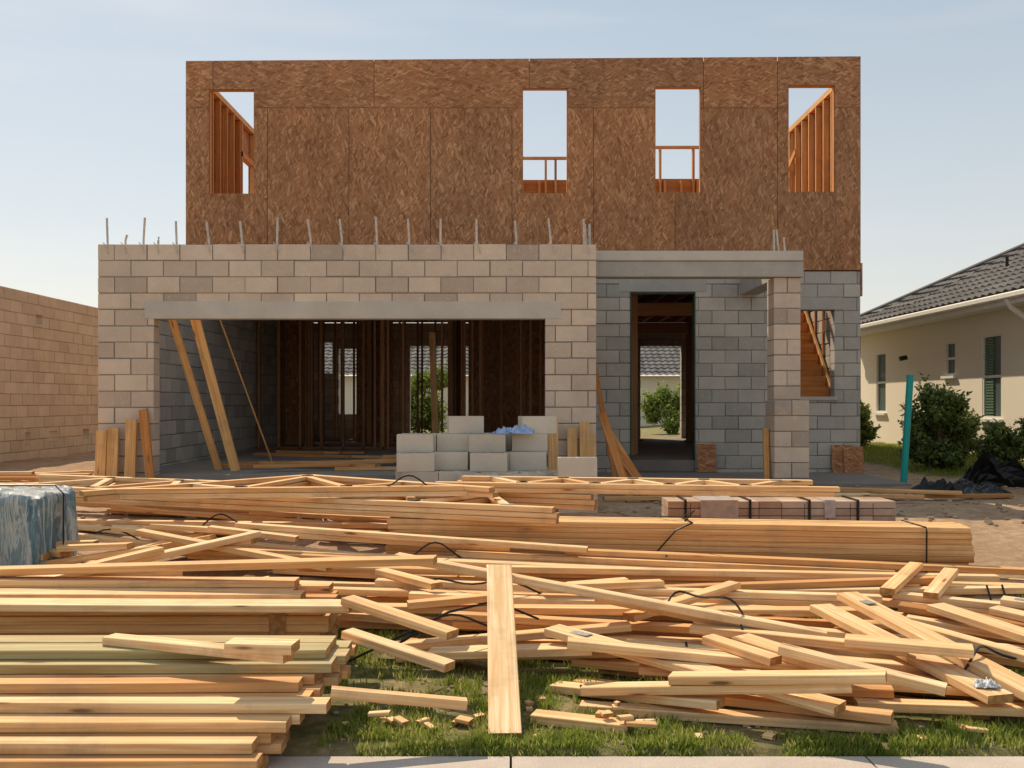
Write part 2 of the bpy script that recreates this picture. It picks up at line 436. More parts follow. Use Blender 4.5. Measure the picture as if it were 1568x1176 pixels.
def studwally(x,y0,y1,st=.4):
    y=y0
    while y<y1: b.bar((x,y,SL),(x,y,3.43),.09,.04,up=Vector((0,1,0)));y+=st
    b.bar((x,y0,SL+.02),(x,y1,SL+.02),.09,.04)
studwally(1.0,15.1,19);studwally(3.9,15.3,22);studwally(-1.2,19,23.5);studwally(2.2,18.3,22);studwally(-3.0,20.6,24)
for (x0,x1) in ((-.9,-.6),(-2.6,-2.35),(-3.9,-3.8),(.1,.35)):
    for x in (x0,(x0+x1)/2,x1): b.bar((x,18.62,SL),(x,18.62,3.4),.04,.12,up=Vector((0,1,0)))
for z in (1.7,2.3): b.bar((1.1,19,z),(1.9,18.8,z),.04,.09)
b.bar((1.55,17,3.1),(3.6,17,3.1),.09,.22,t=0);b.bar((1.55,20,3.0),(3.6,20,3.0),.09,.22)
b.bar((2.05,16.6,SL),(2.05,16.6,3.4),.14,.14,up=Vector((0,1,0)),t=0)
b.bar((1.8,16.0,3.3),(2.9,15.6,3.3),.05,.14,t=0)
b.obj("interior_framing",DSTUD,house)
b=MB()
for (a,c,y) in ((-4.85,-4.4,21.0),(-3.4,-2.6,21.4),(-.9,.8,20.2),(-.9,2.1,23.0)): b.box(a,c,y,y+.012,SL,3.42)
b.obj("interior_sheathing",OSB,house)
b=MB()
b.bar((-4.36,12.5,2.62),(-3.86,12.9,SL),.09,.04,up=Vector((0,-1,.2)),t=.1)
b.bar((-4.06,12.5,2.62),(-3.58,12.7,SL),.12,.04,up=Vector((0,-1,.2)),t=.0)
b.bar((-4.5,14.5,3.2),(-3.6,14.7,SL),.03,.02,t=.3)
b.bar((-1.42,18.3,SL),(-1.50,18.4,2.8),.12,.04,up=Vector((0,-1,0)),t=.0)
def vb(x,y,z0,z1,w,t=.3,lean=0): b.bar((x,y-lean,z0),(x,y,z1),w,.04,up=Vector((0,-1,0)),t=t,c=.002)
for x,z1 in ((-4.98,1.15),(-4.84,1.18),(-4.62,1.28)): vb(x,11.9,.38,z1,.13,.0,.06)
for x,z1 in ((.50,1.27),(.73,1.18),(.88,1.25),(.96,1.1)): vb(x,11.9,.38,z1,.12,.0,.06)
b.bar((1.35,11.2,.40),(1.13,12.3,1.35),.10,.04,up=Vector((0,-1,0)),t=.9)
b.bar((1.55,11.1,.40),(1.20,12.2,1.1),.12,.04,up=Vector((0,-1,0)),t=.5)
b.bar((1.6,10.9,.40),(1.2,12.0,1.0),.09,.04,up=Vector((0,-1,0)),t=.95)
b.bar((-4.3,11.7,.40),(-4.5,11.95,1.4),.10,.04,up=Vector((0,-1,0)),t=.8)
b.bar((1.42,13.5,.44),(1.12,14.6,2.6),.07,.03,up=Vector((0,-1,0)),t=.9)
b.bar((3.28,12.62,.40),(3.30,12.75,1.15),.07,.05,up=Vector((0,-1,0)),t=.3)
b.box(4.15,5.02,15.1,15.42,1.50,1.54,t=.1)
for x in (4.2,4.97):
    for y in (15.14,15.38): b.bar((x,y,SL),(x,y,1.5),.06,.06,up=Vector((0,1,0)))
for k in range(11):
    y=15.42+k*.19;z=1.54+(k+1)*.185
    if z>3.66:break
    b.box(4.15,5.00,y+.021,y+.21,z-.03,z,t=.05);b.box(4.15,5.00,y,y+.02,z-.186,z-.002,t=.7)
b.bar((5.025,15.4,1.60),(5.025,17.5,3.64),.035,.20,t=.0)
for y in (15.55,15.95,16.35,16.75): b.bar((5.06,y,SL),(5.06,y,3.4),.02,.04,up=Vector((0,1,0)),t=.9)
b.obj("braces_and_stairs",STUD,house)
b=MB()
def sheet(x0,x1,y,z0,z1,lean=.08,t=.8):
    b.bar(((x0+x1)/2,y-lean+.008,z0),((x0+x1)/2,y+.008,z1),x1-x0,.012,up=Vector((0,1,0)),t=t,e=0)
sheet(2.80,3.08,OY-.03,.44,.86);sheet(4.83,5.16,OY-.03,.40,.84);sheet(5.0,5.30,OY-.06,.40,.82)
b.obj("osb_offcuts",OSB,house)
b=MB()
for x in (-4.99,-4.77,-4.55,-4.37,-4.14,-3.74,-3.33,-2.90,-2.49,-2.10,-1.67,-1.27,-.88,-.435,.05,.476,.895):
    h=.34*U(.85,1.08) if x not in(-4.77,-4.37) else U(.1,.22)
    b.tube([(x,12.1,TOP-.1),(x+U(-.005,.005),12.1,TOP+.06),(x+U(-.035,.02),12.1+U(-.02,.02),TOP+h)],.014)
    b.tube([(x-.03,12.1,TOP),(x-.02,12.0,TOP+.02),(x+.03,11.985,TOP-.03),(x+.05,11.985,TOP-.12)],.006,4)
for x in (.93,.98): b.tube([(x,12.3,TOP-.1),(x+U(-.03,.03),12.3,TOP+.3)],.016)
for x in (3.40,3.47,3.55): b.tube([(x,12.7,TOP-.1),(x+U(-.06,.0),12.7,TOP+U(.2,.36))],.014)
b.obj("rebar",REBAR,house)

# ------------------------------------------------------------------ neighbours
nb=empty("unfinished_block_house")
bl=MB();mo=MB()
block_wall(bl,mo,'y',-8.7,.2,9.0,21.5,.3,TOP,[(18.0,18.35,.75,.95),(19.4,19.7,.75,.95),(17.1,17.3,.75,.95),(17.5,17.75,2.9,3.05)],var=.2)
block_wall(bl,mo,'x',21.3,.2,-16,-8.7,.3,TOP)
bl.obj("tan_masonry",CMUT,nb);mo.obj("mortar_joints",MORTT,nb)

def tile_roof(b,P00,P10,P11,P01,rows,cols,t=.5):
    P00,P10,P11,P01=map(Vector,(P00,P10,P11,P01))
    n=(P10-P00).cross(P01-P00).normalized()
    if n.z<0:n=-n
    base=len(b.v);cs=cols*4
    rr=[]
    for r in range(rows): rr+=[(r/rows,.035),((r+1)/rows-.0005,0.0)]
    for (v,h) in rr:
        A=P00.lerp(P01,v);B=P10.lerp(P11,v)
        for c in range(cs+1):
            u=c/cs;p=A.lerp(B,u)+n*(h+.022*math.sin(u*cols*2*math.pi));b.v.append(tuple(p))
    w=cs+1
    for j in range(len(rr)-1):
        for c in range(cs):
            a=base+j*w+c;b.face((a,a+1,a+w+1,a+w),None,random.Random((c//4)*77+j//2).random())
nh=empty("stucco_neighbor_house")
b=MB()
WX=8.4
holes=[(22.0,22.6,1.25,2.62),(18.55,19.0,2.0,2.65),(16.8,17.5,1.2,2.68),(11,12.2,1.2,2.7)]
for (a,c,d,e) in _sub((9.0,23.8,.2,3.1),holes):
    b.bar((WX+.1,a,(d+e)/2),(WX+.1,c,(d+e)/2),.2,e-d,e=0)
b.box(WX,16,23.6,23.8,.2,3.1);b.obj("walls",STUCCO,nh)
b=MB()
for (a,c,d,e) in holes:
    b.bar((WX+.06,a,(d+e)/2),(WX+.06,c,(d+e)/2),.02,e-d,e=0)
b.obj("window_glass",GLASS,nh)
b=MB()
for (a,c,d,e) in holes:
    for z in (d+.02,e-.02,(d+e)/2): b.bar((WX+.03,a,z),(WX+.03,c,z),.05,.045)
    for y in (a+.02,c-.02): b.bar((WX+.03,y,d),(WX+.03,y,e),.045,.05,up=Vector((0,1,0)))
    b.bar((WX-.03,a-.05,d-.03),(WX-.03,c+.05,d-.03),.08,.05)
b.bar((7.92,8.6,3.14),(7.92,24.1,3.14),.05,.18);b.bar((7.85,8.6,3.18),(7.85,24.1,3.18),.09,.10,c=.02)
b.bar((8.16,8.6,3.075),(8.16,24,3.075),.46,.02)
b.tube([(7.86,15.6,3.14),(7.95,15.6,3.0),(8.3,15.6,2.75),(8.34,15.6,2.6),(8.34,15.6,.6)],.045,8)
b.obj("fascia_gutter_and_frames",WHITE,nh)
b=MB()
z=2.6
while z>1.25: b.bar((WX+.035,17.15,z),(WX+.035,17.47,z),.02,.03);z-=.05
b.obj("blinds",GREENSH,nh)
b=MB()
tile_roof(b,(7.85,8.0,3.24),(7.85,20.0,3.24),(12.35,20.0,5.49),(12.35,8.0,5.49),15,48)
N=16
for k in range(N):
    ya=20+4.1*k/N;yb=20+4.1*(k+1)/N
    ta=24.1-ya;tb=24.1-yb
    rows=max(1,int(ta/.3))
    tile_roof(b,(7.85,ya,3.24),(7.85,yb,3.24),(7.85+max(tb,.01),yb,3.24+.5*max(tb,.01)),(7.85+ta,ya,3.24+.5*ta),rows,1)
b.quad((7.85,24.1,3.2),(20,24.1,3.2),(20,20,5.3),(11.95,20,5.29))
b.bar((7.85,24.1,3.28),(12.0,19.95,5.36),.16,.1,c=.04)
b.obj("tile_roof",ROOF,nh)
b=MB()
b.tube([(10.0,17.9,4.25),(10.0,17.9,4.42),(9.93,17.9,4.50),(9.84,17.9,4.46)],.085,10);b.tube([(9.5,18.8,4.0),(9.5,18.8,4.28)],.03,8)
b.tube([(8.3,20.6,2.43),(8.15,20.6,2.40)],.05,8)
b.obj("roof_vents",BLACK,nh)
bh=empty("backyard_neighbor_house")
b=MB()
for (a,c,d,e) in _sub((-14,16,.2,2.6),[(-6,-5,1.2,2.3),(-1,.5,1.2,2.3),(9,10,1.2,2.3)]): b.box(a,c,42,42.2,d,e)
b.obj("walls",STUCCO,bh)
b=MB();b.box(-14,16,42.1,42.15,1.2,2.3);b.obj("windows",GLASS,bh)
b=MB();tile_roof(b,(-14.5,41.5,2.6),(16.5,41.5,2.6),(16.5,45.5,4.6),(-14.5,45.5,4.6),12,110);b.obj("tile_roof",ROOF,bh)

# ------------------------------------------------------------------ shrubs
BARK=plain("shrub_bark",(.12,.08,.05))
def shrub(name,cx,cy,rx,ry,h,n,leaf,mat,clumps=14,taper=.35,shoots=3):
    e=empty(name);b=MB();z0=g(cx,cy)-.02;cl=[]
    for k in range(clumps):
        zz=U(.12,.88);a=U(0,6.28);r=math.sqrt(R())*.9*(1-taper*max(0,zz-.4)*1.6)
        cl.append((cx+rx*r*math.cos(a),cy+ry*r*math.sin(a),z0+h*zz,U(.24,.48)*min(rx,ry,h*.5)))
    for k in range(n):
        c=random.choice(cl);d=Vector((random.gauss(0,1),random.gauss(0,1),random.gauss(0,1))).normalized()
        rr=c[3]*U(.35,1.35)*(1+.45*noise.noise(Vector((d.x*3+c[0]*9,d.y*3,d.z*3))));p=Vector(c[:3])+d*rr
        if p.z<z0+.02:continue
        a=Vector((random.gauss(0,1),random.gauss(0,1),random.gauss(0,.7)+.5)).normalized();bb=a.cross(d)
        if bb.length<.05:continue
        bb.normalize();l=leaf*U(.6,1.3);w=l*.26
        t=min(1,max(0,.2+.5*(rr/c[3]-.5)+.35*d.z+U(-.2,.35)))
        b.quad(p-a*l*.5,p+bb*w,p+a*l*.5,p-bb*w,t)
    for k in range(clumps*shoots):
        c=random.choice(cl);p=Vector(c[:3]);d=Vector((random.gauss(0,.7)+(c[0]-cx)/rx,random.gauss(0,.6),1.1)).normalized()
        L=c[3]*U(1.2,2.3)
        for q in range(12):
            pp=p+d*L*(.4+.6*q/11)
            a=Vector((random.gauss(0,1),random.gauss(0,1),.5)).normalized();bb=a.cross(d).normalized();l=leaf*U(.7,1.2)
            b.quad(pp,pp+a*l*.5+bb*l*.25,pp+a*l,pp+a*l*.5-bb*l*.25,U(.4,1))
    b.obj("foliage",mat,e)
    b=MB()
    for c in cl: b.tube([(cx+U(-.05,.05),cy+U(-.05,.05),z0),((cx+c[0])/2,(cy+c[1])/2,z0+(c[2]-z0)*.6),c[:3]],.012,5)
    b.obj("stems",BARK,e)
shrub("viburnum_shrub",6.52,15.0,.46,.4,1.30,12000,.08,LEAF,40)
shrub("small_shrub",7.25,14.6,.33,.3,.70,5000,.07,LEAF,16)
shrub("boxwood_shrub",7.75,14.3,.38,.3,.80,6000,.07,LEAF,18)
shrub("grass_like_shrub",7.15,20.3,.35,.4,.85,5000,.10,LEAF2,16)
shrub("small_shrub",8.0,17.4,.25,.4,.7,3500,.07,LEAF,12)
shrub("backyard_shrub",6.9,34,1.0,1.0,3.0,9000,.16,LEAF2,16)
shrub("backyard_shrub",-3.2,34,1.3,1.0,2.3,8000,.16,LEAF2,16)
shrub("backyard_shrub",5.3,33,.8,.8,1.6,5000,.14,LEAF2,12)

b=MB();b.tube([(5.27,13.2,.3),(5.375,13.22,1.86)],.045,18,t=.5);b.obj("drain_pipe",TEAL)
def crumple(name,cx,cy,z,sx,sy,amp,mat,sc=4,seed=0,n=48,arch=0,rot=0):
    v=[];f=[]
    for j in range(n+1):
        for i in range(n+1):
            u=i/n*2-1;w=j/n*2-1
            k=(1+.35*noise.noise(Vector((u*2,w*2,seed+5))))
            x=u*sx*k;y=w*sy*k
            h=abs(noise.noise(Vector((u*sc,w*sc,seed))))*amp+abs(noise.noise(Vector((u*sc*2.7,w*sc*2.7,seed+2))))*amp*.5+arch*(1-u*u)*(1-w*w)
            edge=math.hypot(u,w);h*=max(0,1-max(0,edge-.75)*3)
            X=cx+x*math.cos(rot)-y*math.sin(rot);Y=cy+x*math.sin(rot)+y*math.cos(rot)
            v.append((X,Y,z+h+.01))
    for j in range(n):
        for i in range(n):
            if math.hypot((i+.5)/n*2-1,(j+.5)/n*2-1)>1.12: continue
            a=j*(n+1)+i;f.append((a,a+1,a+n+2,a+n+1))
    me=bpy.data.meshes.new(name);me.from_pydata(v,[],f);me.materials.append(mat)
    me.polygons.foreach_set("use_smooth",[True]*len(f))
    o=bpy.data.objects.new(name,me);scn.collection.objects.link(o);return o
crumple("black_tarp",5.4,11.8,.37,.6,.5,.20,TARP,3,1,arch=.06,rot=.3)
def silt_fence():
    b=MB();n=40
    pts=[]
    for i in range(n+1):
        f=i/n;x=5.75+f*2.6+.08*math.sin(f*9);y=12.7-.9*f+.12*math.sin(f*14)
        pts.append((x,y,g(x,y)))
    for i in range(n):
        for k in range(5):
            def P(i,k):
                x,y,z=pts[i];h=.42+.12*math.sin(i*.5)+.06*math.sin(i*1.7)
                h*=min(1,.35+i/9)
                return (x+.04*math.sin(k*1.4+i*.9),y-.10*k/5+.05*math.sin(k+i*1.3),z-.02+h*k/5)
            b.quad(P(i,k),P(i+1,k),P(i+1,k+1),P(i,k+1))
    return b.obj("silt_fence",TARP)
silt_fence()

# ------------------------------------------------------------------ concrete block piles
def cmu_block(b,c,yaw,mode=0,t=.5):
    X=[-.195,-.162,-.018,.018,.162,.195];Y=[-.095,-.062,.062,.095];h=.095
    M=Matrix.Rotation(yaw,3,'Z')
    if mode==1:M=M@Matrix.Rotation(math.pi/2,3,'X')
    def P(x,y,z):return tuple(Vector(c)+M@Vector((x,y,z)))
    def q(p,*a):b.quad(*[P(*k) for k in a],t=t)
    for z,s in((h,1),(-h,-1)):
        rs=[(X[0],X[1],Y[0],Y[3]),(X[2],X[3],Y[0],Y[3]),(X[4],X[5],Y[0],Y[3])]
        for xa,xb in((X[1],X[2]),(X[3],X[4])): rs+=[(xa,xb,Y[0],Y[1]),(xa,xb,Y[2],Y[3])]
        for (a,c2,d,e) in rs:
            k=[(a,d,z),(c2,d,z),(c2,e,z),(a,e,z)]
            q(0,*(k if s>0 else k[::-1]))
    a,c2,d,e=X[0],X[5],Y[0],Y[3]
    for (x0,y0,x1,y1) in((a,d,c2,d),(c2,d,c2,e),(c2,e,a,e),(a,e,a,d)): q(0,(x0,y0,-h),(x1,y1,-h),(x1,y1,h),(x0,y0,h))
    for xa,xb in((X[1],X[2]),(X[3],X[4])):
        for (x0,y0,x1,y1) in((xa,Y[1],xb,Y[1]),(xb,Y[1],xb,Y[2]),(xb,Y[2],xa,Y[2]),(xa,Y[2],xa,Y[1])): q(0,(x1,y1,-h),(x0,y0,-h),(x0,y0,h),(x1,y1,h))
b=MB()
z0=.375
hts={0:[3,2,3,2],1:[4,3,4,3],2:[4,4,4,4],3:[3,4,4,4]}
for r in hts:
    for k in range(4):
        for l in range(hts[r][k]):
            yaw=U(-.09,.09)
            x=-1.06+k*.41+U(-.04,.04)+(.1 if l%2 else 0)*(r==0);y=10.45+r*.225+U(-.015,.015)
            top=l==hts[r][k]-1
            cmu_block(b,(x,y-(.03 if r==0 else 0),z0+.096+l*.193),yaw+(U(-.3,.3) if top and r==0 else 0),0,t=R())
for (x,y,l,yw,m) in ((-.42,10.20,0,.35,0),(-.36,10.18,1,.2,0),(.1,10.16,0,-.3,0),(.14,10.2,1,.5,0),(-.52,11.0,4,.15,0),(.28,10.95,4,.25,0),(-.9,10.14,0,1.3,0)):
    cmu_block(b,(x,y-.06,z0+.096+l*.193),yw,m,R())
b.obj("concrete_block_pile",CMUF)
b=MB()
for l in range(3): cmu_block(b,(.66+U(-.01,.01),9.95,.36+.096+l*.193),U(-.06,.06),0,R())
for l in range(2): cmu_block(b,(.64+U(-.01,.01),10.18,.36+.096+l*.193),U(-.06,.06),0,R())
b.obj("concrete_block_stack",CMUF)
crumple("plastic_sheet",.02,10.75,1.14,.22,.14,.12,plain("blue_white_plastic",(.40,.52,.78),.3,12,.3,.5),3,4)

# ------------------------------------------------------------------ lumber (height-field stacking)
CX0,CY0,CS=-6.0,3.3,.03
NX,NY=int(11/CS),int(8/CS)
H=np.zeros((NX,NY));
for i in range(NX):
    for j in range(NY): H[i,j]=g(CX0+i*CS,CY0+j*CS)+.005
G0=H.copy()
def footprint(x0,y0,x1,y1,w):
    L=math.hypot(x1-x0,y1-y0);n=max(2,int(L/.03));dx,dy=(x1-x0)/L,(y1-y0)/L
    s=np.linspace(0,L,n);off=np.linspace(-w/2,w/2,5)
    X=x0+dx*s[:,None]-dy*off[None,:];Y=y0+dy*s[:,None]+dx*off[None,:]
    return s,L,np.clip(((X-CX0)/CS).astype(int),0,NX-1),np.clip(((Y-CY0)/CS).astype(int),0,NY-1)
def rest(x0,y0,x1,y1,w,t,cap=None,ms=.09):
    s,L,I,J=footprint(x0,y0,x1,y1,w)
    hp=H[I,J].max(axis=1)
    hull=[]
    for p in zip(s,hp):
        while len(hull)>=2 and (hull[-1][0]-hull[-2][0])*(p[1]-hull[-2][1])-(hull[-1][1]-hull[-2][1])*(p[0]-hull[-2][0])>=0: hull.pop()
        hull.append(p)
    m=L/2
    for k in range(len(hull)-1):
        if hull[k][0]<=m<=hull[k+1][0]:break
    (sa,ha),(sb,hb)=hull[k],hull[k+1];sl=(hb-ha)/(sb-sa)
    if abs(sl)>ms: sl=math.copysign(ms,sl)
    za=(hp-sl*s).max()
    line=za+sl*s
    if cap is not None:
        fr=(0,.25,.5,.75,1)
        cy=np.array([cap(x0+(x1-x0)*f,y0+(y1-y0)*f) for f in fr])
        lv=np.interp([f*L for f in fr],s,line)+t
        if (lv>cy).any(): return None
    H[I,J]=np.maximum(H[I,J],(line+t)[:,None])
    return za+t/2,za+sl*L+t/2
def drop(b,x0,y0,x1,y1,w=.095,t=.042,cap=None,tint=None,ms=.09):
    r=rest(x0,y0,x1,y1,w,t,cap,ms)
    if r is None:return None
    L=math.hypot(x1-x0,y1-y0)
    b.bar((x0,y0,r[0]),(x1,y1,r[1]),w,t-.001,c=.003,t=tint,seg=4 if L>1.5 else 1,bow=U(-.005,.005)*L)
    return r
def stack(b,x0,y0,x1,y1,z,n,L,w=.095,t=.042,jit=.05,tint=None):
    dx,dy=x1-x0,y1-y0;l=math.hypot(dx,dy);dx/=l;dy/=l
    for k in range(L):
        for i in range(n):
            o=i*(w+.003);ja,jb=U(-jit,jit),U(-jit,jit)
            a=(x0-dy*o+dx*ja,y0+dx*o+dy*ja);c=(x1-dy*o+dx*jb,y1+dx*o+dy*jb)
            zz=z+k*(t+.001)+t/2
            jy=U(-.008,.008)
            b.bar((a[0],a[1]+jy,zz),(c[0],c[1]+jy+U(-.008,.008),zz),w,t,c=.004,t=tint() if tint else None,seg=3,bow=U(-.014,.014))
            s,LL,I,J=footprint(a[0],a[1],c[0],c[1],w+.02);H[I,J]=np.maximum(H[I,J],zz+t/2)
    for f in (.12,.5,.88):
        xx=x0+(x1-x0)*f;yy=y0+(y1-y0)*f;gz=g(xx,yy)
        if z-gz>.03: b.bar((xx,yy+.02,(z+gz)/2),(xx-dy*n*w,yy+n*w*.98-.03,(z+gz)/2),.09,z-gz)

b=MB()
stack(b,-1.0,8.0,3.47,7.42,.20,4,8,jit=.025,t=.0425,tint=lambda:U(.35,.97))
b.obj("banded_lumber_bundle",WOOD)
b=MB()
stack(b,-4.4,5.46,-1.04,5.50,.12,5,5,t=.046,jit=.03,tint=lambda:U(.55,.98))
stack(b,-4.4,5.50,-.88,5.40,.352,1,1,w=.19,t=.04,jit=.0,tint=lambda:.1)
stack(b,-4.4,5.70,-1.2,5.68,.352,3,1,w=.14,t=.04,jit=.2,tint=lambda:U(0,.4))
stack(b,-4.4,5.9,-1.3,5.88,.394,1,1,w=.14,t=.04,jit=.1,tint=lambda:U(0,.4))
b.obj("lumber_stack",WOOD)
b=MB()
steps=[(-1.00,3.86,.05),(-1.03,3.97,.095),(-.96,4.07,.14),(-.86,4.19,.185),(-.86,4.31,.23)]
for (xr,y,z) in steps:
    stack(b,-3.6,y+U(-.01,.01),xr,y+U(-.03,.03),z,7,1,w=.10,t=.043,jit=.08,tint=lambda:U(0,.8))
stack(b,-3.6,3.88,-1.02,3.88,.004,7,1,t=.043)
b.obj("lumber_stack",WOOD)
b=MB()
stack(b,-3.7,4.47,-.80,4.49,.275,3,1,w=.14,t=.042,jit=.03)
stack(b,-3.7,4.55,-.84,4.56,.318,2,1,w=.14,t=.042,jit=.02)
b.obj("treated_lumber_stack",GREENW)

def cap_main(x,y):
    c=np.interp(y,[4.2,5.0,6.0,6.8,7.4,8.5,9.3,10.0,10.5],[.13,.18,.27,.34,.38,.44,.47,.52,.54])
    if x>2.6 and y>7.3:c=min(c,.42)
    if x<-3.0 and y<7.3: c=min(c,.3)
    return c
b=MB()
for k in range(560):
    L=U(3.2,6.2);cx=U(-2.2,3.2);cy=U(5.85,7.4);a=math.radians(random.gauss(-5,2.6))
    dx,dy=L/2*math.cos(a),L/2*math.sin(a)
    if cx-dx<-3.1 or cx+dx>4.2:continue
    if cy-abs(dy)<5.75 and cx-dx<-.8 and cy+abs(dy)<6.3: continue
    if cy+dy<5.6:continue
    drop(b,cx-dx,cy-dy,cx+dx,cy+dy,random.choice([.09,.09,.12]),.042,cap_main)
for k in range(600):
    L=U(3.2,7.0);cx=U(-4.0,2.0);cy=U(7.5,9.7);a=math.radians(random.gauss(-14,4))
    dx,dy=L/2*math.cos(a),L/2*math.sin(a)
    if cx-dx<-4.95 or cx+dx>2.9 or cy-dy>10.3 or cx-dx<-3.4 and cy-dy<8.7:continue
    if cy+dy<8.2 and cx+dx>-.7:continue
    if -1.6<cx-dx<1.0 and cy-dy>9.4:continue
    if cx-dx<-1.4<cx+dx and cy-dy-(-1.4-(cx-dx))*math.tan(-a)>9.45: continue
    drop(b,cx-dx,cy-dy,cx+dx,cy+dy,.092,.042,cap_main)
def crosses_plank(x0,y0,x1,y1):
    for q in range(21):
        f=q/20;x=x0+(x1-x0)*f;y=y0+(y1-y0)*f
        if -.24<x<.18 and y<5.25:return True
    return False
for k in range(640):
    L=U(.9,3.4);cx=U(-1.0,3.9);cy=U(4.5,6.3);a=math.radians(random.gauss(-20,9) if R()<.72 else U(-65,35))
    dx,dy=L/2*math.cos(a),L/2*math.sin(a)
    if cx-dx<-1.15 or cx+dx>4.3 or min(cy-dy,cy+dy)<(4.5 if cx<.9 else 4.34) or max(cy-dy,cy+dy)>6.7:continue
    if (cx-.75)**2/.3+(cy-5.35)**2/.05<1 or crosses_plank(cx-dx,cy-dy,cx+dx,cy+dy) or cx<.1 and cy<5.0:continue
    drop(b,cx-dx,cy-dy,cx+dx,cy+dy,random.choice([.09,.09,.09,.14]),.042,cap_main)
b.obj("lumber_pile",WOOD)
plates=MB()
def plate(x,y,z,a,s=.05):
    dx,dy=s*math.cos(a),s*math.sin(a)
    plates.bar((x-dx,y-dy,z),(x+dx,y+dy,z),.06,.003,e=0)
def rigid_truss(b,ax,ay,rot,span,rise,webs,flip,n,ky=.05,par=False):
    c,s=math.cos(rot),math.sin(rot)
    def W(u,v): return (ax+u*c-v*s*flip,ay+u*s+v*c*flip)
    def hh(u): return rise if par else rise*(1-abs(u-span/2)/(span/2))
    for k in range(n):
        du=U(-.05,.05)
        ch=[((-.12,0),(span+.12,0))]
        if par: ch+=[((0,rise),(span,rise))]
        else: ch+=[((-.35,-.35*2*rise/span+.11),(span/2-.02,rise+.09)),((span/2+.02,rise+.09),(span+.35,-.35*2*rise/span+.11))]
        wb=[]
        for u in [span*i/(webs+1) for i in range(1,webs+1)]:
            for uu in (u-span*.5/(webs+1),u+span*.5/(webs+1)):
                if hh(uu)>.25: wb.append(((u,.052),(uu,hh(uu)-(.052 if par else .0))))
        mem=[(W(p[0]+du,p[1]),W(q[0]+du,q[1]),1) for p,q in ch]+[(W(p[0]+du,p[1]),W(q[0]+du,q[1]),0) for p,q in wb]
        z0=-9
        for (p,q,m) in mem:
            ss,L,I,J=footprint(p[0],p[1],q[0],q[1],.09)
            yy=p[1]+(q[1]-p[1])*ss/L
            z0=max(z0,(H[I,J].max(axis=1)-ky*(yy-ay)).max())
        for (p,q,m) in mem:
            za=z0+ky*(p[1]-ay)+.021;zb=z0+ky*(q[1]-ay)+.021
            b.bar((p[0],p[1],za),(q[0],q[1],zb),.092 if m else .07,.041 if m else .036,c=.003,t=U(0,.6),seg=3 if m else 1)
            ss,L,I,J=footprint(p[0],p[1],q[0],q[1],.09);yy=p[1]+(q[1]-p[1])*ss/L
            H[I,J]=np.maximum(H[I,J],(z0+ky*(yy-ay)+.042)[:,None])
            if k==n-1 and not m:
                plate(p[0],p[1],za+.0225,math.atan2(s,c));plate(q[0],q[1],zb+.0225,math.atan2(s,c))
b=MB();rigid_truss(b,-4.75,10.1,math.radians(-17),5.6,.85,6,-1,3,.03,True);b.obj("roof_truss_stack",WOOD)
b=MB();rigid_truss(b,-3.1,8.05,math.radians(5),2.6,1.0,2,1,2,.02);b.obj("roof_truss_stack",WOOD)
b=MB();rigid_truss(b,-.55,8.65,math.radians(-8),3.2,.62,4,1,2,.01,True);b.obj("roof_truss_stack",WOOD)
b=MB()
for k in range(60):
    L=U(.35,1.7);cx=U(-4.0,-1.9);cy=U(6.4,7.9);a=U(-1.3,1.3)
    if R()<.5:a*=.35
    dx,dy=L/2*math.cos(a),L/2*math.sin(a)
    drop(b,cx-dx,cy-dy,cx+dx,cy+dy,.092,.042,lambda x,y:cap_main(x,y)+.18,U(0,.6),.2)
for k in range(14):
    L=U(2.5,4.5);cx=U(-2.5,0);cy=U(7.3,8.4);a=math.radians(random.gauss(-10,8))
    dx,dy=L/2*math.cos(a),L/2*math.sin(a)
    if cx-dx<-3.4: continue
    drop(b,cx-dx,cy-dy,cx+dx,cy+dy,.092,.042,lambda x,y:cap_main(x,y)+.2,U(0,.7),.06)
for k in range(18):
    L=U(.4,1.2);cx=U(-1.6,2.8);cy=U(6.0,7.0);a=U(-1.0,1.0)
    dx,dy=L/2*math.cos(a),L/2*math.sin(a)
    drop(b,cx-dx,cy-dy,cx+dx,cy+dy,.092,.042,lambda x,y:cap_main(x,y)+.05,U(0,.5))
KEY=[(.22,5.40,1.46,4.36,.14),(.22,5.02,.96,4.50,.10),(.28,4.95,1.65,4.86,.10),(.10,4.55,.53,4.40,.10),
(-.78,4.22,-.2,4.30,.06),(-.9,5.35,-.3,4.95,.10),(-.85,5.05,-.3,4.72,.09),
(1.84,5.85,2.22,4.45,.14),(2.0,5.85,2.42,4.40,.14),(2.2,5.8,2.9,4.55,.09),(2.55,5.9,3.1,4.7,.14),(2.9,5.9,3.7,4.9,.12),(3.0,6.0,3.9,5.4,.14),
(1.02,5.1,1.28,4.75,.09),(1.2,5.15,1.62,4.6,.14),(1.0,5.45,2.0,4.95,.09),(.5,5.75,1.7,5.35,.12),(-.7,5.95,1.7,5.3,.09),(1.3,4.75,1.95,4.40,.09),
(1.7,5.0,2.25,4.78,.14),(.35,4.78,1.5,4.32,.10),(.75,4.62,1.62,4.24,.10)]
for i,(x0,y0,x1,y1,w) in enumerate(KEY):
    r=drop(b,x0,y0,x1,y1,w,.042,None,U(0,.35),.13)
    if i in (0,8,12): plate(x0+(x1-x0)*.12,y0+(y1-y0)*.12,r[0]+(r[1]-r[0])*.12+.023,math.atan2(y1-y0,x1-x0),.06)
b.obj("loose_lumber",WOOD)
b=MB();drop(b,-.075,5.75,-.03,4.27,.145,.042,None,.05,.35);b.obj("wooden_plank",WOOD)
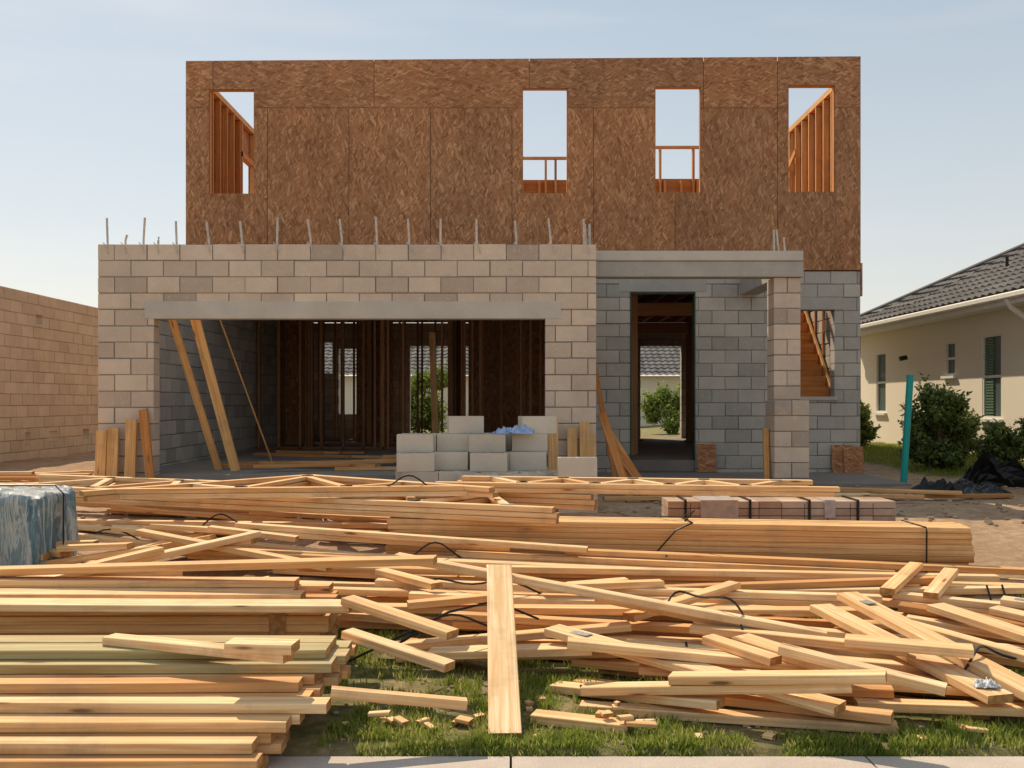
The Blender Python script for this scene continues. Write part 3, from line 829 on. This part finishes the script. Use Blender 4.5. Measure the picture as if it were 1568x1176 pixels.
b=MB();drop(b,-1.9,4.62,-.98,4.30,.09,.04,None,.1);drop(b,-1.25,4.33,-.95,4.30,.12,.045,None,.1);b.obj("wooden_plank",WOOD)
b=MB();drop(b,-3.5,6.0,-.45,5.75,.14,.042,None,.6);b.obj("wooden_plank",WOOD)
plates.obj("truss_plate",PLATE)
b=MB()
for k in range(90):
    x=U(-.9,3.4);y=U(4.22,4.9);a=U(0,3.1);L=U(.03,.14)
    drop(b,x,y,x+L*math.cos(a),y+L*math.sin(a)*.6,U(.02,.06),.018,lambda x,y:.1,U(0,.5))
b.obj("wood_scraps",WOOD)
b=MB()
for k in range(150):
    L=U(.6,2.8);cx=U(-8.2,5.5);cy=U(10.3,13.5)
    if (-5.2<cx<1.2 or cx>1.2) and cy>11.5: continue
    if -1.6<cx<1.4 and cy>9.6: continue
    if cx>2 and R()<.8: continue
    a=random.gauss(0,.25);dx,dy=L/2*math.cos(a),L/2*math.sin(a);zz=g(cx,cy)+U(.02,.12)
    b.bar((cx-dx,cy-dy,zz),(cx+dx,cy+dy,zz+U(-.02,.02)),.09,.04,c=.003)
for k in range(18):
    L=U(.6,2.0);cx=U(-3.6,-1);cy=U(12.6,17);a=random.gauss(0,.3);dx,dy=L/2*math.cos(a),L/2*math.sin(a);zz=SL+U(.02,.1)
    b.bar((cx-dx,cy-dy,zz),(cx+dx,cy+dy,zz),.09,.04,c=.003,t=U(.6,1))
b.obj("scattered_boards",WOOD)

# straps
b=MB()
def strap(pts): b.tube(pts,.007,5)
def band(x,y,z0,z1,dp): strap([(x,y+dp,z1+.004),(x,y-.055,z1+.008),(x+.003,y-.064,z1-.02),(x,y-.064,z0),(x,y+dp,z0)])
band(3.12,7.44,.2,.545,.4)
strap([(1.38,8.1,.56),(1.40,7.60,.56),(1.27,7.60,.50),(1.1,7.62,.3),(1.05,7.59,.2),(1.15,7.45,.34),(1.16,7.35,.34)])
strap([(1.2,8.0,.56),(1.35,7.7,.60),(1.42,7.6,.66),(1.36,7.7,.56)])
def loop(cx,cy,z,r,n=14,h=.12,ph=0):
    pts=[]
    for k in range(n+1):
        f=k/n;pts.append((cx+(f-.5)*2*r,cy+.15*math.sin(f*5+ph),z+h*math.sin(f*math.pi)+.03*math.sin(f*9+ph)))
    strap(pts)
def hz(x,y):
    i=int((x-CX0)/CS);j=int((y-CY0)/CS);return H[i,j]
for (x,y,r,h) in ((1.35,5.6,.3,.16),(1.1,5.6,.2,.1),(-.35,5.6,.35,.1),(-.9,8.3,.25,.1),(-3.4,8.3,.3,.12),(-2.6,8.8,.2,.1),(2.4,4.9,.3,.08),(-.6,7.3,.25,.12),(1.6,7.0,.3,.08),(-.2,6.4,.4,.08)): loop(x,y,hz(x,y)+.01,r,h=h,ph=U(0,6))
for (x,y) in ((.95,5.35),(1.25,5.35),(3.1,6.4),(3.2,6.4),(-3.2,7.6)): strap([(x,y,hz(x,y)+.02),(x+.01,y-.12,hz(x,y-.12)+.02),(x+.01,y-.14,hz(x,y)-.15)])
strap([(-.95,5.0,.12),(-.6,5.15,.26),(-.35,5.4,.34),(-.1,5.6,.36),(.15,5.5,.28)])
b.obj("packing_strap",BLACK)

# wrapped pallet, left
e=empty("wrapped_pallet")
def rounded(name,x0,x1,y0,y1,z0,z1,mat,parent,n=60,amp=.035):
    b=MB()
    def disp(p):
        p=Vector(p);d=noise.noise(Vector((p.x*6,p.y*6,p.z*2)))*amp+noise.noise(Vector((p.x*16,p.y*16,p.z*3)))*amp*.7
        c=Vector(((x0+x1)/2,(y0+y1)/2,(z0+z1)/2));q=p-c;hx=Vector(((x1-x0)/2,(y1-y0)/2,(z1-z0)/2));r=.06
        inner=Vector([max(-hx[i]+r,min(hx[i]-r,q[i])) for i in range(3)]);o=q-inner
        if o.length>1e-6:o=o.normalized()*(r+d)
        return c+inner+o
    def grid(f):
        base=len(b.v)
        for j in range(n+1):
            for i in range(n+1): b.v.append(tuple(disp(f(i/n,j/n))))
        for j in range(n):
            for i in range(n):
                a=base+j*(n+1)+i;b.face((a,a+1,a+n+2,a+n+1))
    L=lambda a,c,t:a+(c-a)*t
    grid(lambda s,t:(L(x0,x1,s),y0,L(z0,z1,t)));grid(lambda s,t:(x1,L(y0,y1,s),L(z0,z1,t)))
    grid(lambda s,t:(L(x1,x0,s),L(y0,y1,t),z1));grid(lambda s,t:(L(x1,x0,s),y1,L(z0,z1,t)));grid(lambda s,t:(x0,L(y1,y0,s),L(z0,z1,t)))
    o=b.obj(name,mat,parent,smooth=True)
    bm=bmesh.new();bm.from_mesh(o.data)
    bmesh.ops.remove_doubles(bm,verts=bm.verts,dist=1e-4);bmesh.ops.recalc_face_normals(bm,faces=bm.faces);bm.to_mesh(o.data);bm.free()
    return o
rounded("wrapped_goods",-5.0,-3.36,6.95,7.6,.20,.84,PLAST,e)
b=MB()
for y in (7.0,7.3,7.55): b.box(-5.0,-3.38,y,y+.05,g(0,y),.17)
for x in np.arange(-5.0,-3.5,.18): b.box(x,x+.11,6.96,7.6,.172,.20)
b.obj("pallet",WOOD,e)
b=MB()
b.tube([(-3.32,7.25,.22),(-3.32,7.25,.82),(-3.38,7.25,.88),(-4.9,7.25,.88)],.007,5)
b.obj("straps",BLACK,e)
crumple("plastic_sheet",-1.95,9.35,hz(-1.95,9.35)-.01,.26,.2,.10,WPLAST,3,8,arch=.05)
crumple("plastic_sheet",2.2,4.55,hz(2.2,4.55)-.005,.06,.045,.04,WPLAST,3,9,n=20)
e=empty("wrapped_paver_pallet")
b=MB();x=1.45
while x<3.4:
    for l in range(3):
        for r in range(2): b.box(x,x+.205,9.1+r*.2,9.29+r*.2,.37+l*.07,.37+l*.07+.064,c=.004)
    x+=.212
b.obj("pavers",REDB,e)
b=MB()
for (x0,x1) in ((1.75,2.1),(2.9,3.0)): b.box(x0,x1,9.085,9.51,.42,.586)
b.obj("wrap",plain("pinkish_wrap",(.55,.46,.42),.4,14,.3,.6),e)
b=MB()
for x in (1.6,2.2,2.75,3.2): b.box(x,x+.02,9.08,9.52,.37,.59)
b.obj("bands",BLACK,e)

# ------------------------------------------------------------------ grass
b=MB()
def blade(x,y,z,h,t):
    a=U(0,6.28);w=U(.0025,.005);lx,ly=U(-.5,.5)*h,U(-.5,.5)*h;c,s=math.cos(a)*w,math.sin(a)*w
    i=len(b.v);b.v+=[(x-c,y-s,z),(x+c,y+s,z),(x+lx*.35+c*.7,y+ly*.35+s*.7,z+h*.6),(x+lx*.35-c*.7,y+ly*.35-s*.7,z+h*.6),(x+lx,y+ly,z+h)]
    b.face((i,i+1,i+2,i+3),None,t);b.face((i+3,i+2,i+4),None,t)
cnt=0
while cnt<80000:
    x=U(-2.2,4.6);y=4.16+3.0*R()**1.7
    i=int((x-CX0)/CS);j=int((y-CY0)/CS)
    if H[i,j]>G0[i,j]+.06:
        cnt+=.3;continue
    n=noise.noise(Vector((x*1.7,y*1.7,9)))+.8*noise.noise(Vector((x*6,y*6,2)))
    if R()>.56+1.6*n: cnt+=.3;continue
    blade(x,y,gn(x,y)-.003,U(.015,.055)*(1+.5*n),min(1,max(0,random.gauss(.5-.5*n,.3))));cnt+=1
for k in range(16000):
    x=U(6.0,8.3);y=U(14.2,22);blade(x,y,gn(x,y),U(.03,.08),min(1,max(0,random.gauss(.4,.2))))
b.obj("grass",GRASS)
b=MB()
for k in range(1500):
    x=U(-8,8);y=U(9.0,12.8) if R()<.65 else U(4.2,5.2)
    if y<6:x=U(-.9,3.5)
    r=U(.006,.03) if y>6 else U(.003,.012);z=gn(x,y)
    b.bar((x-r,y,z+r*.4),(x+r,y+U(-r,r),z+r*.4),r*1.6,r*1.2,c=r*.4,e=0)
b.obj("gravel",plain("soil_clods",(.44,.31,.21),.95,30,.4))

# ------------------------------------------------------------------ light, world, camera
AZ=math.radians(30);EL=math.radians(46)
sd=Vector((-math.sin(AZ)*math.cos(EL),math.cos(AZ)*math.cos(EL),math.sin(EL)))
ld=bpy.data.lights.new("sun","SUN");ld.energy=5.0;ld.angle=math.radians(.5);ld.color=(1,.85,.63)
lo=bpy.data.objects.new("sun",ld);scn.collection.objects.link(lo);lo.rotation_euler=(-sd).to_track_quat('-Z','Y').to_euler();lo.location=sd*40
w=bpy.data.worlds.new("World");scn.world=w;w.use_nodes=True
nt=w.node_tree;bg=nt.nodes["Background"]
sk=nt.nodes.new("ShaderNodeTexSky");sk.sky_type='NISHITA';sk.sun_disc=False;sk.sun_elevation=EL;sk.sun_rotation=-AZ
sk.dust_density=1.0;sk.air_density=1.0;sk.ozone_density=1.5
tc=nt.nodes.new("ShaderNodeTexCoord");sx=nt.nodes.new("ShaderNodeSeparateXYZ");nt.links.new(tc.outputs["Generated"],sx.inputs[0])
rp=nt.nodes.new("ShaderNodeValToRGB");nt.links.new(sx.outputs[2],rp.inputs[0])
K=7.2
rp.color_ramp.elements[0].position=0.0;rp.color_ramp.elements[0].color=(1.0,.87,.70,1)
rp.color_ramp.elements[1].position=.42;rp.color_ramp.elements[1].color=(.50,.60,.66,1)
em=rp.color_ramp.elements.new(.16);em.color=(.76,.77,.73,1)
mp=nt.nodes.new("ShaderNodeMapping");mp.inputs["Scale"].default_value=(2.0,2.0,14);nt.links.new(tc.outputs["Generated"],mp.inputs[0])
nz=nt.nodes.new("ShaderNodeTexNoise");nz.inputs["Scale"].default_value=1.3;nz.inputs["Detail"].default_value=6;nt.links.new(mp.outputs[0],nz.inputs["Vector"])
cr=nt.nodes.new("ShaderNodeValToRGB");nt.links.new(nz.outputs["Fac"],cr.inputs[0])
cr.color_ramp.elements[0].position=.5;cr.color_ramp.elements[0].color=(0,0,0,1);cr.color_ramp.elements[1].position=.75;cr.color_ramp.elements[1].color=(.4,.4,.4,1)
cm=nt.nodes.new("ShaderNodeMix");cm.data_type='RGBA';nt.links.new(cr.outputs[0],cm.inputs[0]);nt.links.new(rp.outputs[0],cm.inputs[6]);cm.inputs[7].default_value=(.92,.86,.78,1)
vm=nt.nodes.new("ShaderNodeVectorMath");vm.operation='SCALE';nt.links.new(cm.outputs[2],vm.inputs[0]);vm.inputs[3].default_value=K*.85
mx=nt.nodes.new("ShaderNodeMix");mx.data_type='RGBA';mx.inputs[0].default_value=.76
nt.links.new(sk.outputs[0],mx.inputs[6]);nt.links.new(vm.outputs[0],mx.inputs[7])
nt.links.new(mx.outputs[2],bg.inputs[0]);bg.inputs[1].default_value=.15
cam=bpy.data.cameras.new("camera");cam.lens=34.44;cam.sensor_width=36;cam.shift_y=27/1568;cam.clip_end=2000;cam.clip_start=.05
co=bpy.data.objects.new("camera",cam);scn.collection.objects.link(co);co.location=(0,0,1.5);co.rotation_euler=(math.pi/2,0,0)
scn.camera=co
scn.view_settings.view_transform='Standard';scn.view_settings.look='None';scn.view_settings.exposure=0
